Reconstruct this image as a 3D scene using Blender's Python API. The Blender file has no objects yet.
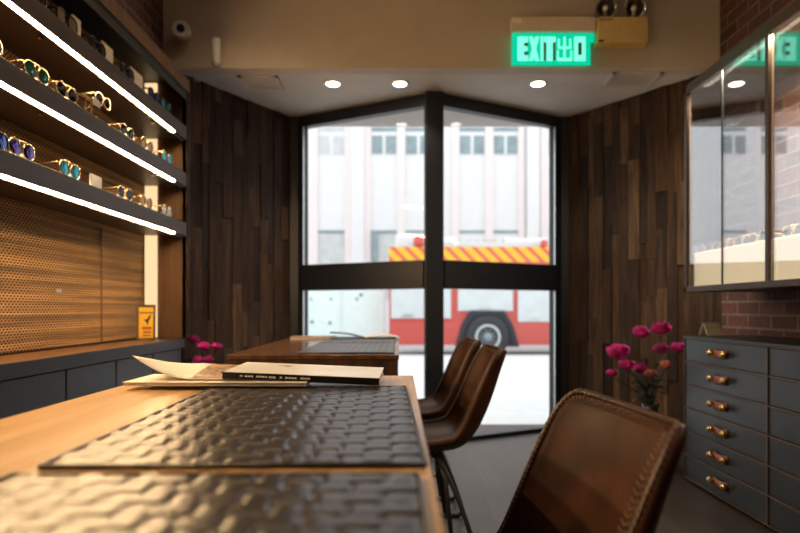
import bpy, math, random
from mathutils import Matrix, Vector
S = bpy.context.scene
COL = S.collection
PI = math.pi
R = math.radians

# ------------------------------------------------------------------ mesh helper
class MB:
    def __init__(self):
        self.v = []; self.f = []; self.mi = []; self.M = Matrix.Identity(4); self.m = 0
    def add(self, vs, fs, M=None):
        T = self.M if M is None else self.M @ M
        b = len(self.v)
        for p in vs: self.v.append(tuple(T @ Vector(p)))
        for f in fs: self.f.append(tuple(b + i for i in f)); self.mi.append(self.m)
        return self
    def box(self, x0, x1, y0, y1, z0, z1, M=None):
        vs = [(x0,y0,z0),(x1,y0,z0),(x1,y1,z0),(x0,y1,z0),(x0,y0,z1),(x1,y0,z1),(x1,y1,z1),(x0,y1,z1)]
        fs = [(0,3,2,1),(4,5,6,7),(0,1,5,4),(1,2,6,5),(2,3,7,6),(3,0,4,7)]
        return self.add(vs, fs, M)
    def prism(self, poly, z0, z1, M=None):
        n = len(poly)
        vs = [(p[0],p[1],z0) for p in poly] + [(p[0],p[1],z1) for p in poly]
        fs = [tuple(range(n-1,-1,-1)), tuple(range(n,2*n))] + [(i,(i+1)%n,n+(i+1)%n,n+i) for i in range(n)]
        return self.add(vs, fs, M)
    def lathe(self, prof, n=24, M=None, cap=True):
        vs = []; fs = []
        for r, z in prof:
            for k in range(n):
                a = 2*PI*k/n; vs.append((r*math.cos(a), r*math.sin(a), z))
        for i in range(len(prof)-1):
            for k in range(n):
                k2 = (k+1)%n
                fs.append((i*n+k, i*n+k2, (i+1)*n+k2, (i+1)*n+k))
        if cap:
            if prof[0][0] > 1e-6: fs.append(tuple(range(n-1,-1,-1)))
            if prof[-1][0] > 1e-6: fs.append(tuple((len(prof)-1)*n+k for k in range(n)))
        return self.add(vs, fs, M)
    def tube(self, pts, r, n=8, closed=False, M=None):
        P = [Vector(p) for p in pts]; N = len(P); vs = []; fs = []
        rr = r if isinstance(r, (list, tuple)) else [r]*N
        up = None
        for i in range(N):
            if closed: t = P[(i+1)%N]-P[i-1]
            else: t = P[min(i+1,N-1)]-P[max(i-1,0)]
            if t.length < 1e-9: t = Vector((0,0,1))
            t.normalize()
            if up is None:
                up = Vector((0,0,1)) if abs(t.z) < .9 else Vector((1,0,0))
            s = t.cross(up)
            if s.length < 1e-6: s = t.cross(Vector((1,0,0)))
            s.normalize(); up = s.cross(t).normalized()
            for k in range(n):
                a = 2*PI*k/n
                vs.append(tuple(P[i] + (s*math.cos(a)+up*math.sin(a))*rr[i]))
        segs = N if closed else N-1
        for i in range(segs):
            j = (i+1)%N
            for k in range(n):
                k2 = (k+1)%n
                fs.append((i*n+k, j*n+k, j*n+k2, i*n+k2))
        if not closed:
            fs.append(tuple(range(n))); fs.append(tuple((N-1)*n+k for k in range(n-1,-1,-1)))
        return self.add(vs, fs, M)
    def grid(self, fn, nu, nv, M=None):
        vs = [fn(i/nu, j/nv) for i in range(nu+1) for j in range(nv+1)]
        fs = [(i*(nv+1)+j, (i+1)*(nv+1)+j, (i+1)*(nv+1)+j+1, i*(nv+1)+j+1) for i in range(nu) for j in range(nv)]
        return self.add(vs, fs, M)
    def sphere(self, c, r, n=12, M=None):
        prof = [(r*math.sin(PI*i/n), -r*math.cos(PI*i/n)) for i in range(n+1)]
        prof[0] = (1e-5, -r); prof[-1] = (1e-5, r)
        T = Matrix.Translation(c)
        return self.lathe(prof, n*2, T if M is None else M @ T, cap=False)
    def build(self, name, mat, parent=None, smooth=False, bevel=0, **tags):
        me = bpy.data.meshes.new(name)
        me.from_pydata(self.v, [], self.f); me.update()
        mats = mat if isinstance(mat, (list, tuple)) else [mat]
        for m in mats: me.materials.append(m)
        for p, k in zip(me.polygons, self.mi):
            p.material_index = k; p.use_smooth = smooth
        o = bpy.data.objects.new(name, me); COL.objects.link(o)
        if parent: o.parent = parent
        if bevel:
            b = o.modifiers.new('bevel', 'BEVEL'); b.width = bevel; b.segments = 2; b.limit_method = 'ANGLE'
        for k, v in tags.items(): o[k] = v
        return o

def thing(name, label, cat, loc=(0,0,0), rz=0, group=None, scale=1):
    o = bpy.data.objects.new(name, None); COL.objects.link(o)
    o.empty_display_size = .05
    o.location = loc; o.rotation_euler = (0,0,rz)
    if scale != 1: o.scale = (scale,)*3
    o['label'] = label; o['category'] = cat
    if group: o['group'] = group
    return o
def tag(o, label, cat, group=None, kind=None):
    o['label'] = label; o['category'] = cat
    if group: o['group'] = group
    if kind: o['kind'] = kind
    return o
def struct(o, label, cat='structure'):
    o['kind'] = 'structure'; o['label'] = label; o['category'] = cat; return o
KIDS = {}
def copy_thing(src, label, loc, rz=None, group=None):
    def rec(o, parent):
        c = o.copy(); COL.objects.link(c)
        if parent: c.parent = parent
        for ch in [x for x in bpy.data.objects if x.parent == o]: rec(ch, c)
        return c
    r = rec(src, None)
    r.location = loc
    if rz is not None: r.rotation_euler = (0,0,rz)
    r['label'] = label
    if group: r['group'] = group
    return r
T = Matrix.Translation
def rot(a, ax): return Matrix.Rotation(a, 4, ax)

# ------------------------------------------------------------------ materials
class NT:
    def __init__(self, name):
        self.m = bpy.data.materials.new(name); self.m.use_nodes = True
        self.t = self.m.node_tree; self.t.nodes.clear()
        self.out = self.n('ShaderNodeOutputMaterial')
    def n(self, typ, **kw):
        x = self.t.nodes.new(typ)
        for k, v in kw.items(): setattr(x, k, v)
        return x
    def l(self, a, b): self.t.links.new(a, b)
    def val(self, node, name, v):
        node.inputs[name].default_value = v
    def math(self, op, a, b=None, c=None):
        x = self.n('ShaderNodeMath', operation=op)
        for i, q in enumerate((a, b, c)):
            if q is None: continue
            if isinstance(q, (int, float)): x.inputs[i].default_value = q
            else: self.l(q, x.inputs[i])
        return x.outputs[0]
    def coord(self, scale=(1,1,1), which='Object'):
        tc = self.n('ShaderNodeTexCoord'); mp = self.n('ShaderNodeMapping')
        mp.inputs['Scale'].default_value = scale
        self.l(tc.outputs[which], mp.inputs[0]); return mp.outputs[0]
    def noise(self, vec, scale, detail=3, dist=0):
        x = self.n('ShaderNodeTexNoise'); x.inputs['Scale'].default_value = scale
        x.inputs['Detail'].default_value = detail; x.inputs['Distortion'].default_value = dist
        self.l(vec, x.inputs['Vector']); return x.outputs['Fac']
    def ramp(self, fac, stops):
        x = self.n('ShaderNodeValToRGB'); e = x.color_ramp.elements
        while len(e) < len(stops): e.new(.5)
        for q, (p, c) in zip(e, stops): q.position = p; q.color = (*c, 1)
        self.l(fac, x.inputs[0]); return x.outputs[0]
    def mix(self, fac, a, b, mode='MIX'):
        x = self.n('ShaderNodeMix', data_type='RGBA', blend_type=mode)
        for s, q in ((x.inputs[0], fac), (x.inputs[6], a), (x.inputs[7], b)):
            if isinstance(q, (int, float)): s.default_value = q
            elif isinstance(q, tuple): s.default_value = (*q, 1)
            else: self.l(q, s)
        return x.outputs[2]
    def bsdf(self, col, rough=.5, metal=0, **kw):
        b = self.n('ShaderNodeBsdfPrincipled')
        for s, q in ((b.inputs['Base Color'], col), (b.inputs['Roughness'], rough), (b.inputs['Metallic'], metal)):
            if isinstance(q, (int, float)): s.default_value = q
            elif isinstance(q, tuple): s.default_value = (*q, 1)
            else: self.l(q, s)
        for k, v in kw.items():
            b.inputs[k.replace('_', ' ')].default_value = v
        self.l(b.outputs[0], self.out.inputs[0]); self.b = b; return b
    def bump(self, h, strength=.3, dist=.002):
        x = self.n('ShaderNodeBump'); x.inputs['Strength'].default_value = strength
        x.inputs['Distance'].default_value = dist
        self.l(h, x.inputs['Height']); self.l(x.outputs[0], self.b.inputs['Normal'])

def mat(name, col, rough=.5, metal=0, var=.12, nscale=30, bump=.05, **kw):
    t = NT(name); c = t.coord(); n = t.noise(c, nscale, 4)
    a = tuple(x*(1-var) for x in col); b = tuple(min(1, x*(1+var)) for x in col)
    t.bsdf(t.ramp(n, [(.3, a), (.7, b)]), rough, metal, **kw)
    if bump: t.bump(n, bump, .002)
    return t.m
def emit(name, col, strength):
    t = NT(name); c = t.coord(); n = t.noise(c, 5, 1)
    e = t.n('ShaderNodeEmission'); t.l(t.ramp(n, [(.2, col), (.8, tuple(x*.98 for x in col))]), e.inputs[0])
    e.inputs[1].default_value = strength; t.l(e.outputs[0], t.out.inputs[0]); return t.m
def wood(name, c0, c1, axis=1, rough=.4, scale=1, **kw):
    t = NT(name); sc = [18, 18, 18]; sc[axis] = 1.1
    c = t.coord(tuple(s*scale for s in sc)); n = t.noise(c, 1.6, 8, .8); n2 = t.noise(c, 8, 3)
    f = t.math('ADD', t.math('MULTIPLY', n, .75), t.math('MULTIPLY', n2, .25))
    t.bsdf(t.ramp(f, [(.32, c0), (.68, c1)]), rough, **kw); t.bump(f, .12, .002); return t.m
def glass(name, f0, tint=(1,1,1), gain=1.0):
    t = NT(name); tr = t.n('ShaderNodeBsdfTransparent'); tr.inputs[0].default_value = (*tint, 1)
    g = t.n('ShaderNodeBsdfGlossy'); g.inputs['Roughness'].default_value = 0
    g.inputs[0].default_value = (.95, .97, 1, 1)
    ge = t.n('ShaderNodeNewGeometry'); d = t.n('ShaderNodeVectorMath', operation='DOT_PRODUCT')
    t.l(ge.outputs['Normal'], d.inputs[0]); t.l(ge.outputs['Incoming'], d.inputs[1])
    c = t.math('SUBTRACT', 1, t.math('ABSOLUTE', d.outputs['Value']))
    fac = t.math('ADD', t.math('MULTIPLY', t.math('POWER', c, 5), (1-f0)*gain), f0)
    mx = t.n('ShaderNodeMixShader'); t.l(fac, mx.inputs[0]); t.l(tr.outputs[0], mx.inputs[1]); t.l(g.outputs[0], mx.inputs[2])
    t.l(mx.outputs[0], t.out.inputs[0]); return t.m

def plank_wall():
    t = NT('reclaimed_planks'); g = t.n('ShaderNodeNewGeometry')
    rnd = g.outputs['Random Per Island']
    tc = t.n('ShaderNodeTexCoord'); mp = t.n('ShaderNodeMapping'); mp.inputs['Scale'].default_value = (22, 22, 1.6)
    t.l(tc.outputs['Object'], mp.inputs[0])
    off = t.n('ShaderNodeCombineXYZ'); t.l(t.math('MULTIPLY', rnd, 60), off.inputs[2])
    ad = t.n('ShaderNodeVectorMath', operation='ADD'); t.l(mp.outputs[0], ad.inputs[0]); t.l(off.outputs[0], ad.inputs[1])
    n = t.noise(ad.outputs[0], 1.5, 8, 1.2)
    base = t.ramp(rnd, [(0, (.030,.017,.011)), (.2, (.085,.047,.026)), (.38, (.045,.026,.017)), (.55, (.13,.07,.036)), (.72, (.05,.030,.021)), (.86, (.19,.11,.06)), (1, (.065,.040,.028))])
    gr = t.ramp(n, [(.30, (.18,.165,.16)), (.72, (.80,.76,.74))])
    t.bsdf(t.mix(1.0, base, gr, 'MULTIPLY'), .75, Specular_IOR_Level=.2); t.bump(n, .35, .004); return t.m
def brick(name, sx='y'):
    t = NT(name); tc = t.n('ShaderNodeTexCoord'); sp = t.n('ShaderNodeSeparateXYZ'); t.l(tc.outputs['Object'], sp.inputs[0])
    cb = t.n('ShaderNodeCombineXYZ'); t.l(sp.outputs[1 if sx == 'y' else 0], cb.inputs[0]); t.l(sp.outputs[2], cb.inputs[1])
    b = t.n('ShaderNodeTexBrick'); t.l(cb.outputs[0], b.inputs['Vector'])
    for k, v in (('Scale', 1), ('Mortar Size', .007), ('Mortar Smooth', .3), ('Bias', 0), ('Brick Width', .215), ('Row Height', .076)):
        b.inputs[k].default_value = v
    b.inputs['Color1'].default_value = (.135,.050,.032,1); b.inputs['Color2'].default_value = (.06,.025,.02,1)
    b.inputs['Mortar'].default_value = (.20,.15,.12,1)
    n = t.noise(tc.outputs['Object'], 40, 5)
    col = t.mix(1.0, b.outputs[0], t.ramp(n, [(.3, (.6,.55,.5)), (.7, (1.0,1.0,1.0))]), 'MULTIPLY')
    t.bsdf(col, .8); h = t.math('ADD', t.math('MULTIPLY', b.outputs['Fac'], -1), t.math('MULTIPLY', n, .3)); t.bump(h, .8, .008)
    return t.m
def floor_mat():
    t = NT('floor_boards'); tc = t.n('ShaderNodeTexCoord'); sp = t.n('ShaderNodeSeparateXYZ'); t.l(tc.outputs['Object'], sp.inputs[0])
    cb = t.n('ShaderNodeCombineXYZ'); t.l(sp.outputs[1], cb.inputs[0]); t.l(sp.outputs[0], cb.inputs[1])
    b = t.n('ShaderNodeTexBrick'); t.l(cb.outputs[0], b.inputs['Vector'])
    for k, v in (('Scale', 1), ('Mortar Size', .0025), ('Mortar Smooth', .2), ('Brick Width', 1.1), ('Row Height', .14)):
        b.inputs[k].default_value = v
    b.inputs['Color1'].default_value = (.070,.055,.047,1); b.inputs['Color2'].default_value = (.045,.034,.030,1)
    b.inputs['Mortar'].default_value = (.03,.025,.02,1)
    mp = t.n('ShaderNodeMapping'); mp.inputs['Scale'].default_value = (25, 1.5, 1); t.l(tc.outputs['Object'], mp.inputs[0])
    n = t.noise(mp.outputs[0], 1.5, 6, .6)
    t.bsdf(t.mix(1.0, b.outputs[0], t.ramp(n, [(.3, (.65,.62,.6)), (.7, (1.0,1.0,1.0))]), 'MULTIPLY'), .42)
    t.bump(t.math('SUBTRACT', t.math('MULTIPLY', n, .3), b.outputs['Fac']), .3, .002); return t.m
def mesh_metal():
    t = NT('expanded_metal'); tc = t.n('ShaderNodeTexCoord'); sp = t.n('ShaderNodeSeparateXYZ'); t.l(tc.outputs['Object'], sp.inputs[0])
    z = t.math('DIVIDE', sp.outputs[2], .011); row = t.math('FLOOR', z)
    u = t.math('FRACT', t.math('ADD', t.math('DIVIDE', sp.outputs[1], .022), t.math('MULTIPLY', row, .5)))
    v = t.math('FRACT', z)
    du = t.math('ABSOLUTE', t.math('SUBTRACT', t.math('MULTIPLY', u, 2), 1)); dv = t.math('ABSOLUTE', t.math('SUBTRACT', t.math('MULTIPLY', v, 2), 1))
    d = t.math('ADD', t.math('MULTIPLY', du, du), t.math('MULTIPLY', dv, dv))
    hole = t.ramp(d, [(.42, (.0,.0,.0)), (.66, (1.0,1.0,1.0))])
    mp = t.n('ShaderNodeMapping'); mp.inputs['Scale'].default_value = (1, .5, 26); t.l(tc.outputs['Object'], mp.inputs[0])
    st = t.noise(mp.outputs[0], 1.4, 4, .3)
    col = t.mix(hole, (.030,.015,.007), t.ramp(st, [(.36, (.28,.15,.055)), (.62, (.80,.46,.17))]))
    ml = t.n('ShaderNodeMath', operation='MULTIPLY'); t.l(hole, ml.inputs[0]); ml.inputs[1].default_value = .75
    t.bsdf(col, .42, ml.outputs[0]); t.bump(d, .9, .006); return t.m
def chevron():
    t = NT('chevron_band'); tc = t.n('ShaderNodeTexCoord'); sp = t.n('ShaderNodeSeparateXYZ'); t.l(tc.outputs['Object'], sp.inputs[0])
    s = t.math('FRACT', t.math('DIVIDE', t.math('ADD', sp.outputs[0], t.math('MULTIPLY', sp.outputs[2], 1.0)), .34))
    t.bsdf(t.ramp(s, [(.57, (.90,.50,.02)), (.63, (.72,.12,.08))]), .35); return t.m
def cover(name, a, b, sc):
    t = NT(name); c = t.coord(); n = t.noise(c, sc, 3, 2.5)
    t.bsdf(t.ramp(n, [(.38, a), (.46, b), (.56, a), (.62, b)]), .35); return t.m

W = {}
W['plank'] = plank_wall(); W['brick'] = brick('brick_wall'); W['floor'] = floor_mat()
W['plaster'] = mat('bulkhead_plaster', (.50,.42,.33), .75, var=.05, nscale=6)
W['ceil'] = mat('ceiling_paint', (.55,.50,.46), .7, var=.06, nscale=4)
W['black'] = mat('black_metal', (.012,.014,.020), .40, .2, bump=.02)
W['blackpaint'] = mat('black_paint', (.016,.018,.022), .5)
W['oak'] = wood('oak_top', (.39,.225,.095), (.62,.39,.18), 1, .20)
W['walnut'] = wood('walnut_panel', (.018,.009,.006), (.075,.034,.02), 2, .4)
W['walnut_y'] = wood('walnut_top', (.10,.045,.02), (.26,.13,.06), 1, .3)
W['unitwood'] = wood('unit_wood', (.085,.044,.020), (.18,.095,.045), 2, .45)
W['shelfwood'] = wood('shelf_board', (.045,.028,.020), (.085,.055,.038), 1, .45)
W['mesh'] = mesh_metal()
W['led'] = emit('warm_led', (1,.66,.33), 205)
W['ledv'] = emit('warm_led_diffuser', (1,.68,.36), 1.15)
W['dark'] = mat('dark_cabinet', (.026,.027,.030), .45, bump=.03)
W['slate'] = mat('slate_front', (.023,.027,.033), .40, var=.25, nscale=8, bump=.03)
W['edge'] = mat('cabinet_edge', (.085,.058,.045), .45)
W['brass'] = mat('brass', (.83,.55,.22), .22, 1.0, bump=0)
W['gold'] = mat('gold_wire', (.90,.68,.38), .2, 1.0, bump=0)
W['chrome'] = mat('chrome', (.75,.72,.68), .12, 1.0, bump=0)
W['steel'] = mat('brushed_steel', (.6,.6,.6), .3, 1.0)
W['leather'] = mat('saddle_leather', (.047,.015,.006), .46, var=.5, nscale=11, bump=.12, Specular_IOR_Level=.22)
W['leather_edge'] = mat('leather_binding', (.034,.013,.007), .42, var=.3, nscale=60, bump=.3)
W['stitch'] = mat('stitch_thread', (.15,.08,.045), .6)
W['strap'] = mat('strap_leather', (.24,.075,.035), .4, var=.3, nscale=40)
W['weave'] = mat('woven_strap', (.019,.012,.010), .30, var=.25, nscale=50, bump=.08, Specular_IOR_Level=.65)
W['paper'] = mat('paper', (.62,.57,.51), .6, var=.03)
W['paper2'] = mat('page_edges', (.48,.42,.36), .7, var=.1, nscale=200)
W['blackgloss'] = mat('black_gloss', (.012,.012,.014), .25, bump=0)
W['cover1'] = cover('printed_page', (.50,.31,.18), (.05,.025,.015), 12)
W['cover2'] = mat('magazine_cover', (.68,.68,.68), .3, var=.1, nscale=6)
W['cream'] = mat('cream_board', (.80,.68,.46), .6, var=.04)
W['creamw'] = mat('cream_plaster', (.86,.80,.66), .6, var=.04)
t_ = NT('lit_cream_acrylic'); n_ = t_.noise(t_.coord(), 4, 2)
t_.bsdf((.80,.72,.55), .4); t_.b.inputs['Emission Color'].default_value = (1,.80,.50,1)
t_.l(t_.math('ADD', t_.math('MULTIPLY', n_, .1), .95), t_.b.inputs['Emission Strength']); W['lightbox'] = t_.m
W['white'] = mat('white_plastic', (.78,.76,.70), .4, var=.03)
W['beige'] = mat('beige_housing', (.70,.56,.40), .4, var=.05)
W['goldbox'] = mat('gold_housing', (.72,.50,.18), .4, .1, var=.06)
W['exit_green'] = emit('exit_acrylic', (.0,.66,.36), 1.0)
W['exit_letter'] = emit('exit_letter', (.20,1,.68), 1.3)
W['exit_gap'] = mat('exit_gap', (.10,.16,.12), .3)
W['lamp'] = emit('downlight_glow', (1,.93,.82), 14)
W['wglass'] = glass('window_glass', .03, (.985,.995,1.0))
W['cglass'] = glass('case_glass', .27, (.95,.95,.95))
W['petal'] = mat('magenta_petal', (.78,.06,.42), .5, var=.4, nscale=25, Subsurface_Weight=0)
W['petal2'] = mat('pink_petal', (.85,.33,.33), .5, var=.3, nscale=25)
W['leaf'] = mat('dark_leaf', (.02,.045,.02), .5, var=.4)
W['vase'] = mat('dark_vase', (.03,.028,.03), .25)
W['amber'] = mat('amber_card', (.88,.50,.02), .45, var=.05)
W['redink'] = mat('red_print', (.40,.05,.02), .5)
W['facade'] = mat('facade_render', (.80,.79,.78), .9, var=.02, nscale=2)
W['pilaster'] = mat('pilaster_render', (.84,.75,.73), .9, var=.02, nscale=2)
W['wingrey'] = mat('blue_grey_glazing', (.25,.32,.34), .35, var=.2, nscale=2)
W['winpale'] = mat('pale_blind', (.60,.61,.60), .6, var=.1, nscale=3)
W['street'] = mat('asphalt', (.50,.50,.50), .9, var=.08)
W['pave'] = mat('pavement', (.72,.72,.71), .85, var=.05, nscale=6)
W['kerb'] = mat('kerb_stone', (.22,.26,.28), .8)
W['truckred'] = mat('truck_red', (.62,.10,.08), .3, var=.05)
W['truckwhite'] = mat('truck_white', (.78,.80,.80), .35, var=.03)
W['shutter'] = mat('silver_shutter', (.66,.70,.70), .4, .1, var=.05, nscale=4)
W['tyre'] = mat('tyre_rubber', (.035,.038,.045), .7)
W['chev'] = chevron()
W['hoard'] = cover('pale_green_banner', (.74,.84,.78), (.80,.88,.86), 1.2)
W['hoardspot'] = mat('teal_print', (.12,.30,.32), .6)
W['pinkdoor'] = mat('pink_post', (.70,.28,.22), .5)

# ------------------------------------------------------------------ room shell
PL = (-.82, 4.75); PC = (.244, 4.19); PR = (1.30, 4.75); HC = 2.446
struct(MB().box(-1.9, 2.3, -2.6, 4.9, -.06, 0).build('floor', W['floor']), 'dark wood board floor')
struct(MB().box(-1.9, 2.3, -2.6, 3.9, 3.05, 3.15).build('ceiling', W['ceil']), 'high ceiling of the shop')
b = MB(); b.box(-1.6, 2.1, 3.84, 4.95, HC, HC+.08)
struct(b.build('ceiling', W['ceil']), 'lower grey ceiling over the entrance recess')
struct(MB().box(-1.8, 2.3, 3.74, 3.84, HC-.0, 3.05).build('wall_front', W['plaster']), 'beige bulkhead above the entrance recess')
b = MB(); b.box(-1.85, -1.545, -2.5, 3.70, 0, 2.34); b.box(-1.85, -1.47, -2.5, 3.74, 2.34, 3.05)
struct(b.build('wall_left', W['brick']), 'red brick left wall')
struct(MB().box(2.0, 2.3, -2.5, 3.74, 0, 3.05).build('wall_right', W['brick']), 'red brick right wall')
struct(MB().box(-1.85, 2.3, -2.6, -2.5, 0, 3.05).build('wall_back', W['plaster']), 'back wall of the shop')

def planks(name, A, B, seed, label):
    random.seed(seed)
    ax, ay = A; bx, by = B; L = math.hypot(bx-ax, by-ay); ang = math.atan2(by-ay, bx-ax)
    b = MB(); x = 0; M = T((ax, ay, 0)) @ rot(ang, 'Z')
    b.box(-.05, L+.05, .03, .10, 0, HC, M)
    while x < L:
        w = random.choice((.055, .07, .07, .085)); w = min(w, L-x)
        if w < .01: break
        z = -random.random()*.6
        while z < HC:
            h = random.choice((.25, .4, .55, .7, .9)); z0 = max(0, z); z1 = min(HC, z+h)
            if z1 - z0 > .02:
                b.box(x+.0012, x+w-.0012, -random.choice((0, .004, .008, .014)), .032, z0+.001, z1-.001, M)
            z += h
        x += w
    return struct(b.build(name, W['plank']), label)
planks('wall_front_left', (-1.50, 3.66), PL, 3, 'dark reclaimed plank wall left of the entrance')
planks('wall_front_right', PR, (2.03, 3.70), 8, 'dark reclaimed plank wall right of the entrance')

def window(name, A, B, first, label):
    ax, ay = A; bx, by = B; L = math.hypot(bx-ax, by-ay); ang = math.atan2(by-ay, bx-ax)
    M = T((ax, ay, 0)) @ rot(ang, 'Z'); d0, d1 = -.035, .035
    w0, w1 = (.10, .06) if first else (.06, .115)
    root = bpy.data.objects.new(name, None); COL.objects.link(root); struct(root, label)
    root.location = (ax, ay, 0); root.rotation_euler = (0, 0, ang)
    b = MB(); b.box(0, w0, d0, d1, 0, HC); b.box(L-w1, L, d0, d1, 0, HC)
    b.box(w0, L-w1, d0, d1, HC-.085, HC); b.box(w0, L-w1, d0, d1, 0, .03)
    b.build('window_frame', W['black'], root, bevel=.003)
    b = MB(); b.box(w0, L-w1, d0-.012, d1+.01, 1.085, 1.285); b.build('transom_bar', W['black'], root, bevel=.004)
    b = MB()
    if first: b.box(w0, w0+.006, d0-.004, d0+.008, .03, HC-.085)
    else: b.box(L-w1-.006, L-w1, d0-.004, d0+.008, .03, HC-.085)
    b.build('edge_strip', W['steel'], root)
    for z0, z1 in ((.03, 1.085), (1.285, HC-.085)):
        MB().box(w0-.005, L-w1+.005, -.004, .004, z0-.005, z1+.005).build('pane', W['wglass'], root)
    return root
window('window_1', PL, PC, True, 'left half of the glazed shopfront in black frames')
window('window_2', PC, PR, False, 'right half of the glazed shopfront in black frames')
b = MB(); b.box(PC[0]-.062, PC[0]+.062, PC[1]-.06, PC[1]+.06, 0, HC)
struct(b.build('trim_1', W['black'], bevel=.004), 'black centre mullion of the shopfront')
b = MB()
for sx, P in ((-1, PL), (1, PR)):
    b.box(P[0]-.03, P[0]+.03, P[1]-.06, P[1]+.05, 0, HC)
struct(b.build('trim_2', W['black']), 'black corner posts of the shopfront')

# ------------------------------------------------------------------ ceiling fittings
def downlight(x, y, label, on=True, z=HC, r=.05):
    t = thing('downlight', label, 'downlight', (x, y, z-.006), group='recessed ceiling downlights')
    MB().lathe([(r*.8, .0), (r*1.12, -.002), (r*1.2, .003), (r*1.2, .0055)], 28).build('trim_ring', W['white'], t, True)
    MB().lathe([(1e-4, -.003), (r*.86, -.003), (r*.86, .004)], 28).build('lens', W['lamp'], t)
    return t
dl = [(-.44, 3.99, 'lit round downlight over the recess, leftmost of the three'),
      (.007, 3.99, 'lit round downlight over the recess, middle of the three'),
      (.924, 3.99, 'lit round downlight over the recess, nearest the exit sign')]
for x, y, lb in dl: downlight(x, y, lb)
def spot(x, y, z, e, col, ang=100, blend=.6, tgt=None, size=.04):
    l = bpy.data.lights.new('spot', 'SPOT'); l.energy = e; l.color = col; l.spot_size = R(ang); l.spot_blend = blend; l.shadow_soft_size = size
    o = bpy.data.objects.new('lamp_light', l); COL.objects.link(o); o.location = (x, y, z)
    if tgt:
        d = Vector(tgt) - Vector((x, y, z)); o.rotation_euler = d.to_track_quat('-Z', 'Y').to_euler()
    return o
def vent(x0, x1, y0, y1, label):
    t = thing('ceiling_vent', label, 'vent', ((x0+x1)/2, (y0+y1)/2, HC-.012)); w = (x1-x0)/2; d = (y1-y0)/2
    b = MB(); e = .022
    b.box(-w, w, -d, -d+e, 0, .0115); b.box(-w, w, d-e, d, 0, .0115); b.box(-w, -w+e, -d, d, 0, .0115); b.box(w-e, w, -d, d, 0, .0115)
    b.build('frame', W['ceil'], t)
    b = MB()
    n = 9
    for i in range(n):
        y = -d+e+(2*d-2*e)*(i+.5)/n
        b.box(-w+e, w-e, -.009, .009, -.001, .001, T((0, y, .006)) @ rot(R(8), 'X'))
    b.build('louvre', W['ceil'], t)
    b = MB(); b.box(-w+e, w-e, -d+e, d-e, .0105, .0115); b.build('backing', W['ceil'], t)
vent(1.36, 1.68, 3.80, 4.05, 'flush louvred air vent in the lower ceiling above the right plank wall')
vent(-1.04, -.78, 3.86, 4.08, 'flush louvred air vent in the lower ceiling above the left plank wall')

# ------------------------------------------------------------------ bulkhead fittings
Yb = 3.74
t = thing('exit_sign', 'glowing green hanging EXIT sign with beige housing on the bulkhead', 'exit sign', (.94, Yb, 2.445))
MB().box(-.25, .262, -.075, -.001, .195, .288).build('housing', W['beige'], t, bevel=.006)
MB().box(-.245, -.19, -.079, -.074, .245, .277).build('indicator_window', W['lamp'] if False else W['creamw'], t, bevel=.003)
MB().box(-.245, .237, -.052, -.040, .0, .196).build('acrylic_panel', W['exit_green'], t, bevel=.002)
for x0, x1, z0, z1 in ((-.172, -.147, .060, .080), (-.172, -.147, .114, .132), (-.051, -.036, .026, .136), (.006, .020, .026, .136), (.160, .182, .060, .134)):
    MB().box(x0, x1, -.0575, -.0518, z0, z1).build('letter_gap', W['exit_gap'], t)
b = MB(); f = -.0545; k = -.0535
def bar(x0, x1, z0, z1): b.box(x0, x1, f, k, z0, z1)
zb, zt = .022, .172; zm = (zb+zt)/2; hb = .030
# E
bar(-.212, -.172, zb, zt); bar(-.172, -.147, zb, zb+.036); bar(-.172, -.152, zm-.016, zm+.016); bar(-.172, -.147, zt-.036, zt)
def par(x0, x1, w):
    M = Matrix(((1,0,0,0),(0,0,1,0),(0,1,0,0),(0,0,0,1)))
    b.prism([(x0, zb), (x0+w, zb), (x1+w, zt), (x1, zt)], f, k, M)
par(-.142, -.103, .025); par(-.103, -.142, .025)          # X
bar(-.070, -.053, zb, zt)                                 # I
bar(-.048, .022, zt-.034, zt); bar(-.034, .004, zb, zt)   # T
# two ideographs built from strokes
bar(.070, .084, zb, zt); bar(.036, .048, zm+.006, zt-.012); bar(.106, .118, zm+.006, zt-.012); bar(.036, .118, zm, zm+.014)
bar(.030, .042, zb, zm-.010); bar(.112, .124, zb, zm-.010); bar(.030, .124, zb, zb+.020)
bar(.136, .160, zb, zt); bar(.182, .206, zb, zt); bar(.136, .206, zb, zb+.036); bar(.136, .206, zt-.036, zt)
b.build('lettering', W['exit_letter'], t)
b = MB(); b.box(.237, .262, -.050, -.040, .14, .196); b.build('side_clip', W['exit_green'], t)

t = thing('emergency_light', 'gold emergency light box with two round chrome lamp heads', 'emergency light', (1.363, Yb, 2.566))
MB().box(-.152, .156, -.085, -.001, 0, .160).build('battery_box', W['goldbox'], t, bevel=.006)
MB().box(-.148, -.115, -.0865, -.084, .006, .018).build('name_plate', W['blackpaint'], t)
b = MB()
for i in range(7): b.box(-.14+i*.012, -.132+i*.012, -.0862, -.085, .138, .146)
b.build('printed_mark', W['blackpaint'], t)
for sx in (-.098, .078):
    M = T((sx, -.055, .225)) @ rot(R(118), 'X')
    h = MB().lathe([(.006, -.05), (.03, -.045), (.052, -.02), (.062, .012), (.064, .03), (.060, .032), (.056, .012), (.04, -.012), (.01, -.022), (1e-4,-.022)], 28, M, cap=False).build('lamp_head', W['chrome'], t, True)
    MB().sphere((0, 0, .002), .018, 10, M).build('bulb', W['white'], h, True)
    MB().tube([(sx, -.055, .165), (sx, -.052, .19), (sx, -.05, .205)], .010, 10).build('swivel', W['chrome'], h, True)

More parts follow.
